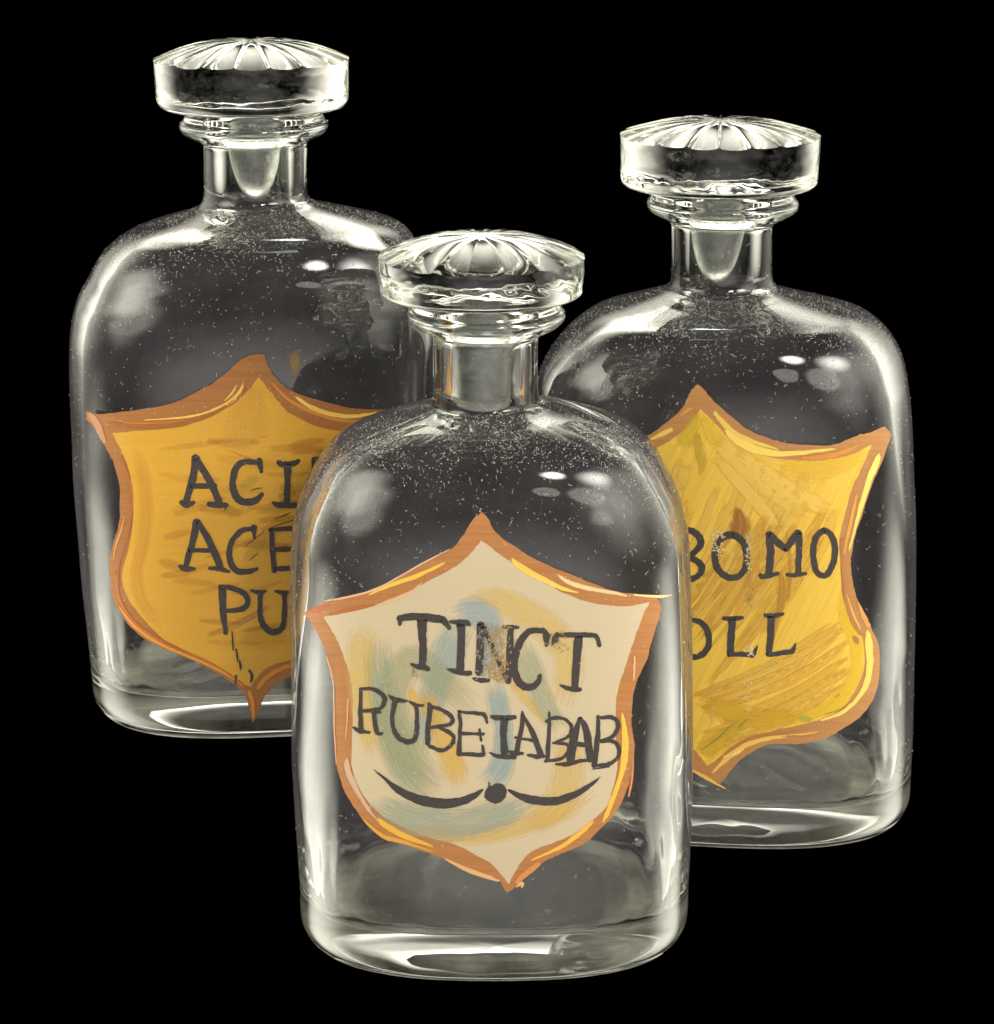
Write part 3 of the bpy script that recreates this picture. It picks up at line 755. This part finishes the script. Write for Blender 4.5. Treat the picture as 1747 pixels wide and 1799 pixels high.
FL = [
 [[(703,1086,12),(722,1083,13),(750,1084,14),(775,1088,14),(784,1092,10)],[(703,1085,11),(703,1097,6)],[(778,1088,12),(790,1103,8)],[(742,1090,18),(742,1110,15),(744,1140,13),(743,1167,14)],[(722,1166,3),(732,1170,8),(745,1172,11),(753,1175,8)]],
 [[(791,1092,5),(805,1093,10),(820,1094,11),(825,1097,7)],[(810,1097,15),(811,1130,13),(809,1174,14)],[(787,1175,3),(800,1179,9),(815,1182,10),(827,1182,8)]],
 [[(845,1097,14),(844,1130,14),(842,1182,13)],[(831,1191,3),(842,1194,9),(858,1195,8)],[(849,1100,9),(870,1146,8),(890,1192,9)],[(898,1102,10),(896,1140,12),(893,1197,11)],[(885,1101,6),(898,1101,8),(911,1102,5)]],
 [[(953,1108,9),(933,1108,11),(917,1123,13),(906,1151,13),(904,1178,14),(914,1200,14),(929,1207,13),(944,1200,11),(949,1186,7)],[(954,1104,5),(961,1118,14),(960,1135,4)]],
 [[(981,1117,5),(988,1115,8),(1024,1115,9),(1043,1116,9),(1050,1121,8),(1053,1134,7)],[(1017,1118,16),(1014,1150,15),(1010,1206,13)],[(984,1203,3),(996,1208,8),(1010,1211,10),(1020,1211,7)]],
 [[(635,1210,6),(634,1245,8),(635,1283,9)],[(621,1277,3),(633,1284,8),(650,1286,5)],[(633,1210,5),(656,1210,7),(674,1222,8),(676,1233,8),(667,1245,7),(637,1249,6)],[(655,1250,8),(669,1251,5)],[(658,1251,8),(660,1274,8),(664,1288,7),(672,1288,5)]],
 [[(684,1221,3),(695,1229,9),(715,1231,5)],[(695,1231,10),(690,1256,8),(692,1279,8),(701,1295,9),(717,1303,10),(730,1297,9),(733,1279,8),(733,1251,7),(731,1238,7)],[(720,1232,4),(731,1238,7),(745,1239,4)]],
 [[(754,1235,5),(756,1245,9),(752,1279,9),(752,1306,9)],[(755,1240,5),(775,1246,7),(794,1259,8),(791,1272,7),(757,1277,6)],[(772,1277,6),(795,1290,7),(797,1302,7),(788,1313,7),(775,1318,8),(754,1310,6)]],
 [[(807,1249,6),(809,1274,7),(807,1325,9)],[(807,1250,5),(839,1253,7),(852,1256,8),(856,1270,4)],[(807,1288,6),(850,1289,6)],[(843,1281,5),(846,1301,4)],[(807,1324,7),(832,1325,8),(849,1325,8),(848,1309,4)]],
 [[(864,1258,6),(876,1261,10),(905,1260,8)],[(887,1263,14),(885,1288,12),(887,1322,13)],[(861,1322,3),(876,1328,8),(905,1330,8)]],
 [[(918,1250,4),(917,1274,8),(908,1321,10)],[(919,1256,5),(935,1284,9),(951,1327,11)],[(905,1295,4),(940,1301,6)],[(892,1319,4),(905,1323,8),(919,1323,5)],[(928,1326,5),(945,1329,8),(957,1328,5)]],
 [[(965,1251,4),(965,1279,7),(962,1334,8)],[(960,1267,6),(972,1261,7),(990,1262,6),(1004,1275,7),(999,1293,6),(972,1305,4)],[(972,1305,4),(995,1307,6),(999,1318,6),(986,1332,6),(958,1337,5)]],
 [[(1018,1261,5),(1009,1297,15),(1002,1334,15)],[(1020,1261,6),(1031,1286,13),(1037,1334,13)],[(1008,1306,8),(1034,1309,8)],[(976,1342,3),(995,1342,8),(1022,1336,7),(1040,1335,5)]],
 [[(1051,1258,6),(1050,1297,9),(1044,1345,10)],[(1051,1261,6),(1075,1260,8),(1086,1272,8),(1077,1293,7),(1050,1303,6)],[(1050,1303,6),(1077,1302,7),(1088,1316,8),(1084,1332,7),(1066,1343,7),(1041,1344,5)],[(1041,1351,2),(1070,1346,4)]],
]
for s in FL: letter(FRONT, lab, s, OFF4)
letter(FRONT, lab, [[(658,1352,1),(683,1373,7),(706,1391,13),(740,1405,17),(775,1411,18),(809,1408,15),(832,1398,11),(848,1387,4)]], OFF4, 'flourish')
letter(FRONT, lab, [[(894,1388,4),(917,1400,12),(944,1406,15),(976,1407,15),(1008,1396,12),(1036,1380,8),(1055,1364,1)]], OFF4, 'flourish')
dot = [(859,1371),(863,1381),(872,1375),(884,1378),(891,1387),(889,1399),(882,1407),(871,1412),(860,1408),(851,1400),(853,1389),(858,1382)]
link('flourish_dot', area_mesh(FRONT, 'flourish_dot', dot, OFF4, c((70,64,60)), c((64,58,54)), 0.5, 3, step=6, wobble=0.4), M_PAINT, lab)

def flakes(B, parent, x0, x1, y0, y1, n, seed, cols, name='flaked_paint', off=OFF5, ln=(2, 8), dens=None):
    r = random.Random(seed); V, Fc, UV, ED = [], [], [], []
    ca = cols
    for _ in range(n):
        x = r.gauss((x0+x1)/2, (x1-x0)/4); y = r.uniform(y0, y1)
        a = r.uniform(0, 6.28); l = r.uniform(*ln); w = r.uniform(0.9, 2.4)
        x2, y2 = x+math.cos(a)*l, y+math.sin(a)*l
        mx, my = (x+x2)/2+r.uniform(-2, 2), (y+y2)/2+r.uniform(-2, 2)
        stroke_data(B, [(x, y, w*0.6), (mx, my, w), (x2, y2, w*0.6)], off + r.random()*0.00002, 0.00003, r, V, Fc, UV, ED, 0.3, sub=2, endfade=0.0)
    me = bpy.data.meshes.new(name); me.from_pydata(V, [], Fc)
    paint_attrs(me, cols[0], cols[1], 1.0, 0.0, r.random(), [1.0]*len(V), UV)
    o = link(name, me, M_PAINT, parent, smooth=False); o['kind'] = 'stuff'
    return o
flakes(FRONT, lab, 852, 896, 1098, 1198, 260, 5, (c((232,212,156)), c((168,134,78))))
flakes(FRONT, lab, 838, 862, 1100, 1185, 50, 6, (c((176,172,150)), c((130,120,96))))
flakes(FRONT, lab, 962, 994, 1108, 1142, 34, 8, (c((210,190,120)), c((90,76,50))), ln=(1.5, 5))
letter(FRONT, lab, [[(979,1113,7),(976,1122,12),(972,1130,6)]], OFF5+0.00003, 'paint_chip')

# ---- left label: ochre
lab, fld = shield(LEFT, L_OUT, L_IN, c((176,118,62)), c((150,92,42)), c((222,168,56)), c((210,154,48)), 0.4)
rnd = random.Random(21)
OC, OB, OY = c((226,174,60)), c((204,140,46)), c((232,188,76))
for i in range(40):                                   # horizontal and slanting drags of the brush
    y = rnd.uniform(770, 1150); x = rnd.uniform(255, 560)
    l = rnd.uniform(40, 130); sl = rnd.uniform(-0.25, 0.2) if y < 900 else rnd.uniform(-0.5, 0.15)
    w = rnd.uniform(8, 24)
    p = [(x, y, w*0.6), (x+l*0.5, y+sl*l*0.5+rnd.uniform(-5, 5), w), (x+l, y+sl*l, w*0.5)]
    if not all(inside((q[0], q[1]+s), L_IN) and inside((q[0]+s*1.5, q[1]), L_IN) for q in p for s in (-16, 16)): continue
    a = rnd.choice((OC, OB, OY, c((214,160,56)), c((206,152,80)), c((216,176,66))))
    brush(LEFT, lab, 'brush_stroke', p, OFF2 + rnd.random()*0.00002, a, rnd.choice((OB, OC, c((196,140,60)))), 0.9, 1.1, rnd, rnd.uniform(0.15, 0.45))
ls = [
 ([(456,672,8),(440,720,60),(430,770,70),(440,790,30)], OY, c((236,190,84)), 0.7, 0.8),
 ([(232,776,8),(250,830,26),(256,900,26),(250,960,24),(240,1010,22),(252,1060,20),(290,1100,16)], c((222,168,64)), c((206,146,58)), 0.7, 0.6),
 ([(504,790,8),(530,780,16),(575,772,12)], c((184,120,52)), c((206,146,58)), 0.9, 0.8),
 ([(510,798,6),(545,790,12),(580,786,4)], c((190,126,56)), c((214,156,60)), 0.9, 0.7),
 ([(270,790,3),(330,784,9),(420,772,5)], c((204,150,60)), OB, 0.9, 0.5),
 ([(400,790,2),(430,802,4),(445,806,2)], c((180,124,54)), OB, 0.9, 0.7),
 ([(285,945,6),(310,940,14),(340,930,6)], c((190,124,52)), OB, 0.9, 0.5),
 ([(275,985,4),(300,992,18),(330,1005,6)], c((190,128,52)), OB, 0.9, 0.55),
 ([(300,1020,8),(340,1022,14),(390,1030,8)], c((206,152,88)), OB, 0.9, 0.5),
 ([(418,855,4),(440,846,18),(455,838,10)], c((204,186,70)), c((176,170,80)), 0.9, 0.6),
 ([(425,985,5),(445,968,16),(470,945,8)], c((206,178,64)), c((176,160,70)), 0.9, 0.5),
 ([(394,902,4),(404,896,14),(410,888,6)], c((170,176,90)), c((196,180,70)), 0.9, 0.5),
 ([(420,1108,4),(450,1104,8),(500,1094,6)], c((178,116,48)), OB, 0.8, 0.7),
 ([(420,1135,8),(450,1120,36),(490,1120,30),(508,1120,10)], c((220,182,60)), c((214,168,56)), 0.7, 0.6),
]
for p, a, b, st_, op in ls: brush(LEFT, lab, 'brush_stroke', [(x, y, w*1.25) for x, y, w in p], OFF2 + 0.00003, a, b, st_, 1.6, rnd, op*0.65, endfade=0.15)
for p in ([(482,912,1),(500,905,2.5),(512,900,1)], [(470,930,1),(490,922,2),(520,912,2)], [(393,898,1),(397,893,3),(398,890,1)], [(440,862,1),(452,858,2),(462,857,1)], [(436,985,1),(446,978,2),(455,970,1)], [(430,960,1),(450,945,1.5),(465,932,1)]):
    brush(LEFT, lab, 'brush_stroke', p, OFF3, c((70,66,44)), c((120,104,50)), 0.6, 0.0, rnd)
hs = [
 ([(430,671,3),(412,700,8),(375,720,5),(330,732,4),(252,738,2)], c((250,208,96)), c((226,164,70))),
 ([(416,676,2),(408,690,4),(395,704,2)], c((246,214,110)), OC),
 ([(330,737,2),(290,742,3),(230,743,3),(188,733,2)], c((216,130,50)), c((190,110,40))),
 ([(190,742,3),(230,747,8),(300,748,8),(360,732,6),(410,703,4),(436,680,2)], c((172,110,52)), c((150,92,42))),
 ([(516,694,3),(545,714,9),(580,727,10),(620,731,8),(665,724,3)], c((252,218,110)), c((240,176,70))),
 ([(474,668,3),(505,700,7),(545,722,8),(600,738,8),(660,742,6),(710,736,3)], c((222,148,62)), c((190,118,54))),
 ([(502,721,2),(540,739,5),(570,748,10),(610,754,8),(650,750,4)], c((170,108,56)), c((186,120,60))),
 ([(157,725,6),(170,742,13),(180,765,11),(186,780,5)], c((200,148,110)), c((190,130,84))),
 ([(214,800,3),(229,850,5),(231,905,5),(222,950,5),(210,990,4),(210,1030,3)], c((164,98,46)), c((196,128,60))),
 ([(200,985,2),(204,960,4),(214,930,4),(220,905,2)], c((220,160,90)), c((196,120,56))),
 ([(205,1000,4),(207,1040,6),(222,1075,6),(250,1105,6),(300,1136,6),(360,1160,5),(410,1190,4),(436,1212,3)], c((206,116,50)), c((176,98,44))),
 ([(206,1060,3),(235,1098,5),(280,1130,6),(340,1156,6),(395,1182,5),(432,1208,3)], c((232,160,60)), c((216,140,52))),
 ([(438,1212,8),(444,1235,9),(446,1262,3)], c((232,150,44)), c((206,120,40))),
 ([(452,1212,6),(468,1190,10),(500,1172,10),(530,1166,6)], c((228,150,50)), c((204,122,50))),
]
for p, a, b in hs: brush(LEFT, lab, 'highlight_stroke', p, OFF3, a, b, 0.7, 0.4, rnd)
LL = [
 [[(344,803,13),(339,841,13),(327,881,11)],[(345,805,12),(371,849,13),(386,883,12)],[(334,854,9),(378,853,10)],[(319,882,9),(329,887,11),(341,882,7)],[(367,885,9),(381,887,11),(399,887,8)]],
 [[(459,829,6),(456,808,11)],[(454,813,9),(430,811,11),(415,822,12),(409,849,12),(414,870,13),(427,881,13),(447,880,12),(461,868,8)]],
 [[(489,811,8),(497,816,11),(516,814,11),(525,809,7)],[(506,817,14),(505,854,11),(504,883,11)],[(480,883,6),(491,887,11),(523,887,9)]],
 [[(552,806,9),(552,845,11),(552,886,9)],[(552,806,8),(585,812,10),(602,845,11),(585,880,10),(552,888,8)]],
 [[(346,916,13),(339,950,12),(327,994,10)],[(348,916,10),(368,950,12),(388,997,12)],[(331,967,7),(376,966,8)],[(316,994,7),(327,999,10),(342,999,6)],[(368,998,6),(386,999,9),(403,1004,5)]],
 [[(447,945,4),(446,926,12)],[(444,929,8),(425,932,10),(408,950,10),(403,972,10),(408,994,11),(420,1004,11),(440,1003,9),(452,999,6)]],
 [[(477,930,8),(479,964,9),(482,1003,10)],[(474,931,7),(513,928,9),(527,928,8)],[(477,966,8),(513,964,9),(525,964,7)],[(482,999,8),(511,998,9),(527,996,8)]],
 [[(391,1032,14),(392,1070,12),(397,1112,8)],[(386,1030,6),(405,1032,9),(427,1041,10),(436,1056,10),(427,1069,10),(398,1073,8)]],
 [[(442,1037,5),(454,1041,8),(467,1038,5)],[(458,1041,9),(457,1073,9),(462,1097,10),(479,1110,12),(496,1102,10),(500,1073,9),(500,1043,9)],[(484,1038,5),(496,1041,8),(506,1040,5)]],
]
for s in LL: letter(LEFT, lab, s, OFF4)
for s in ([(408,1109,2),(409,1125,3),(410,1142,2)], [(415,1140,3),(417,1152,4),(418,1162,2)], [(421,1160,3),(423,1170,4.5),(423,1177,2)], [(415,1187,4),(414.5,1196,3.5),(414,1203,2)], [(438,1177,4),(443,1187,6),(441,1198,3)]):
    letter(LEFT, lab, [s], OFF4, 'paint_drip')
brush(LEFT, LEFT['root'], 'ochre_patch', [(521,608,3),(519,622,18),(519,638,23),(518,652,16),(517,666,5)], OFF0, c((206,166,60)), c((150,116,50)), 0.9, 1.6, rnd, 0.7, endfade=0.3)  # soft ochre diamond laid on the glass beside the label's peak

# ---- right label: bright yellow
lab, fld = shield(RIGHT, R_OUT, R_IN, c((192,138,80)), c((172,114,60)), c((242,202,80)), c((226,180,60)), 0.9, ang=2.05)
rnd = random.Random(31)
YA, YB, YC, YD = c((248,210,98)), c((240,196,78)), c((228,182,66)), c((216,168,60))
def fits(p, poly, m=6): return all(inside((q[0]+dx, q[1]+dy), poly) for q in p for dx, dy in ((m, 0), (-m, 0), (0, m), (0, -m)))
for i in range(26):                                   # steep strokes, upper half
    x = rnd.uniform(1150, 1470); y = rnd.uniform(800, 900); l = rnd.uniform(90, 190); w = rnd.uniform(14, 34)
    p = [(x, y, w*0.8), (x-l*0.18, y+l*0.5, w), (x-l*0.42, y+l, w*0.7)]
    if fits(p, R_IN, w*0.55): brush(RIGHT, lab, 'brush_stroke', p, OFF2+rnd.random()*0.00001, rnd.choice((YA, YB, YA)), rnd.choice((YC, YB)), 0.9, 0.9, rnd, 0.8, endfade=0.12)
for p, w, a, b in (([(1254,768),(1330,838),(1420,905)], 50, YA, YC), ([(1290,790),(1370,850),(1460,900)], 40, c((248,210,100)), YB), ([(1255,800),(1320,870),(1370,930)], 30, YA, YC)):
    brush(RIGHT, lab, 'brush_stroke', [(p[0][0], p[0][1], w*0.7), (p[1][0], p[1][1], w), (p[2][0], p[2][1], w*0.8)], OFF2+0.000012, a, b, 0.8, 0.8, rnd, 0.9, endfade=0.12)
for i in range(30):                                   # streaks through the lettering
    x = rnd.uniform(1270, 1450); y = rnd.uniform(895, 1010); l = rnd.uniform(110, 240); w = rnd.uniform(8, 22)
    p = [(x, y, w*0.7), (x-l*0.28, y+l*0.5, w), (x-l*0.62, y+l*0.95, w*0.6)]
    if fits(p, R_IN, 8): brush(RIGHT, lab, 'brush_stroke', p, OFF2+0.000014+rnd.random()*0.00001, rnd.choice((YC, YB, YA)), rnd.choice((YD, c((206,154,58)), YC)), 1.0, 1.0, rnd, 0.8, endfade=0.15)
for i in range(30):                                   # sweeping arcs, lower half
    t = i/29.0; y = lerp(1080, 1225, t) + rnd.uniform(-6, 6); x = lerp(1490, 1500, t) + rnd.uniform(-30, 5); w = rnd.uniform(9, 22); l = rnd.uniform(170, 300)
    p = [(x, y, w*0.5), (x-l*0.4, y+l*0.27, w), (x-l*0.95, y+l*0.50, w*0.7)]
    if fits(p, R_IN, 9): brush(RIGHT, lab, 'brush_stroke', p, OFF2+0.000025+rnd.random()*0.00001, rnd.choice((YA, YB, c((238,184,66)))), rnd.choice((YC, YD, c((226,168,54)))), 1.0, 0.8, rnd, 0.85, endfade=0.12)
rs = [
 ([(1228,722,6),(1216,752,26),(1205,772,30),(1196,786,10)], c((226,208,60)), c((214,186,56)), 0.7),
 ([(1226,760,10),(1228,790,20),(1234,815,16),(1230,838,4)], c((216,190,60)), c((196,156,60)), 0.85),
 ([(1235,730,8),(1250,760,30),(1262,782,14)], c((242,214,66)), YB, 0.8),
 ([(1360,812,10),(1430,826,40),(1490,812,24),(1522,790,6)], c((246,216,66)), YB, 0.7),
 ([(1478,1030,6),(1486,1090,24),(1500,1120,20),(1505,1160,20),(1490,1210,24),(1450,1246,24),(1380,1264,16)], c((244,212,54)), c((232,196,50)), 0.85),
 ([(1225,1230,20),(1280,1250,40),(1330,1262,36),(1400,1258,24)], c((236,196,46)), c((222,176,44)), 0.8),
 ([(1222,1310,10),(1245,1310,36),(1275,1290,24),(1310,1275,8)], c((234,196,46)), c((214,180,46)), 0.8),
 ([(1293,889,3),(1298,905,22),(1300,925,34),(1290,945,20)], c((178,124,52)), c((150,98,40)), 0.95),
 ([(1372,1000,8),(1374,1050,14),(1362,1100,10),(1356,1140,4)], c((186,130,54)), c((214,166,64)), 0.8),
 ([(1382,930,4),(1388,990,8),(1384,1060,6)], c((190,136,54)), c((220,172,64)), 0.75),
]
for p, a, b, op in rs: brush(RIGHT, lab, 'brush_stroke', [(x, y, w*1.25) for x, y, w in p], OFF2+0.00004, a, b, 0.9, 1.4, rnd, op, endfade=0.12)
for p in ([(1231,1318,1),(1260,1298,2.5),(1287,1272,1.5),(1300,1266,1)], [(1296,1280,1),(1306,1270,3),(1315,1262,1)], [(1445,1255,1),(1470,1249,2),(1488,1240,1)], [(1467,1226,1),(1473,1221,2),(1476,1220,1)]):
    brush(RIGHT, lab, 'brush_stroke', p, OFF3, c((120,124,50)), c((150,140,56)), 0.6, 0.0, rnd)
brush(RIGHT, lab, 'brush_stroke', [(1405,1258,6),(1416,1264,14),(1428,1262,6)], OFF3, c((196,190,84)), c((170,180,96)), 0.7, 0.9, rnd, 0.6)
hs = [
 ([(1143,772,4),(1164,762,10),(1183,753,9)], c((244,206,104)), c((238,190,84))),
 ([(1196,730,3),(1206,722,6),(1218,717,3)], c((224,164,70)), c((206,140,60))),
 ([(1254,722,5),(1272,744,10),(1296,764,12),(1330,778,8),(1370,790,3)], c((240,204,88)), c((236,190,80))),
 ([(1274,752,4),(1286,766,14),(1316,784,16),(1356,796,13),(1400,796,9),(1470,788,3)], c((250,218,104)), c((246,204,90))),
 ([(1405,803,3),(1440,804,10),(1480,795,8),(1515,778,3)], c((214,140,66)), c((232,160,80))),
 ([(1546,795,5),(1538,815,13),(1524,852,11),(1511,895,8),(1500,935,5),(1491,968,3)], c((252,222,112)), c((246,206,100))),
 ([(1505,868,4),(1497,905,7),(1488,945,6),(1483,975,3)], c((232,170,80)), c((204,136,64))),
 ([(1479,945,4),(1483,1010,9),(1489,1060,9),(1500,1095,8),(1514,1116,4)], c((184,122,70)), c((196,134,80))),
 ([(1487,1042,2),(1499,1078,4),(1512,1106,3)], c((244,190,90)), c((226,160,70))),
 ([(1506,1056,3),(1520,1088,10),(1528,1102,6)], c((230,160,86)), c((216,146,74))),
 ([(1525,1104,7),(1526,1130,14),(1528,1165,12),(1522,1200,11),(1504,1230,9),(1478,1252,7),(1440,1266,3)], c((250,216,104)), c((244,200,84))),
 ([(1260,1336,3),(1290,1313,7),(1330,1293,7),(1380,1287,4),(1420,1280,2)], c((190,126,62)), c((176,110,56))),
 ([(1250,1360,4),(1275,1334,10),(1310,1309,10),(1350,1297,8),(1400,1291,4),(1440,1285,2)], c((246,202,92)), c((232,172,76))),
 ([(1270,1330,3),(1290,1324,9),(1308,1314,4)], c((248,214,120)), c((240,196,90))),
 ([(1374,1294,2),(1400,1292,4),(1430,1293,1)], c((184,120,58)), c((190,126,62))),
 ([(1214,1351,3),(1238,1364,7),(1256,1375,5),(1277,1386,1)], c((244,200,96)), c((228,170,80))),
]
for p, a, b in hs: brush(RIGHT, lab, 'highlight_stroke', p, OFF3+0.00001, a, b, 0.6, 0.35, rnd)
brush(RIGHT, lab, 'highlight_stroke', [(1499,1117,3),(1504,1124,10),(1507,1131,3)], OFF3+0.00002, c((184,122,70)), c((170,106,60)), 0.6, 0.0, rnd)
RL = [
 [[(1190,931,10),(1190,975,12),(1191,1018,10)],[(1192,932,9),(1209,931,11),(1222,936,12),(1231,948,13),(1229,961,12),(1216,974,10)],[(1200,977,9),(1214,980,10),(1228,988,12),(1234,999,12),(1228,1010,11),(1213,1018,11),(1192,1018,9)]],
 [[(1290,940,13),(1280,940,13),(1266,948,12),(1257,965,12),(1257,986,12),(1264,1003,12),(1280,1014,12),(1296,1013,11),(1307,1003,11),(1312,986,11),(1311,965,12),(1303,949,13),(1290,940,13)]],
 [[(1352,938,13),(1354,970,14),(1351,1008,13)],[(1354,940,12),(1368,954,13),(1381,964,11)],[(1381,964,11),(1392,949,13),(1403,935,12)],[(1404,937,12),(1404,970,11),(1402,1007,11)],[(1336,1010,7),(1342,1013,10),(1367,1007,7)],[(1383,1009,7),(1398,1010,8),(1416,1007,6)]],
 [[(1447,931,11),(1434,943,11),(1429,963,11),(1430,986,11),(1436,1006,11),(1449,1011,11),(1458,1002,11),(1466,982,11),(1466,956,11),(1458,937,11),(1447,931,11)]],
 [[(1205,1091,9),(1219,1089,9),(1234,1095,11),(1244,1110,11),(1246,1129,11),(1239,1145,11),(1223,1154,11),(1204,1148,10),(1192,1130,10),(1193,1105,10),(1205,1091,9)]],
 [[(1271,1086,6),(1284,1087,9),(1305,1085,6)],[(1287,1088,14),(1285,1118,13),(1283,1148,13)],[(1281,1150,8),(1300,1149,9),(1320,1150,8)],[(1331,1134,2),(1326,1145,8),(1321,1152,8)]],
 [[(1344,1080,6),(1356,1082,9),(1376,1078,6)],[(1355,1082,14),(1354,1114,12),(1351,1149,11)],[(1350,1150,8),(1379,1146,9),(1394,1144,8)],[(1398,1130,2),(1395,1138,7),(1391,1146,8)]],
]
for s in RL: letter(RIGHT, lab, s, OFF4)
flakes(RIGHT, lab, 1310, 1322, 938, 1000, 60, 41, (c((232,220,170)), c((180,150,90))), ln=(2, 6))
flakes(RIGHT, lab, 1248, 1272, 930, 975, 46, 42, (c((236,228,190)), c((200,180,130))), ln=(2, 6))
flakes(RIGHT, lab, 1309, 1325, 1000, 1064, 46, 43, (c((240,212,130)), c((150,110,50))), ln=(1.5, 5))
flakes(RIGHT, lab, 1311, 1325, 1136, 1152, 24, 44, (c((240,226,190)), c((220,200,150))), ln=(1.5, 4))
flakes(RIGHT, lab, 1310, 1322, 1180, 1250, 34, 45, (c((242,214,150)), c((210,170,100))), ln=(1, 4))
flakes(RIGHT, lab, 1248, 1258, 1200, 1270, 36, 46, (c((236,196,110)), c((180,130,60))), ln=(1, 4))

for B, a, b in ((FRONT, 5200, 500), (LEFT, 5600, 500), (RIGHT, 5600, 500)):
    dust(B, B['root'], None, a, b)
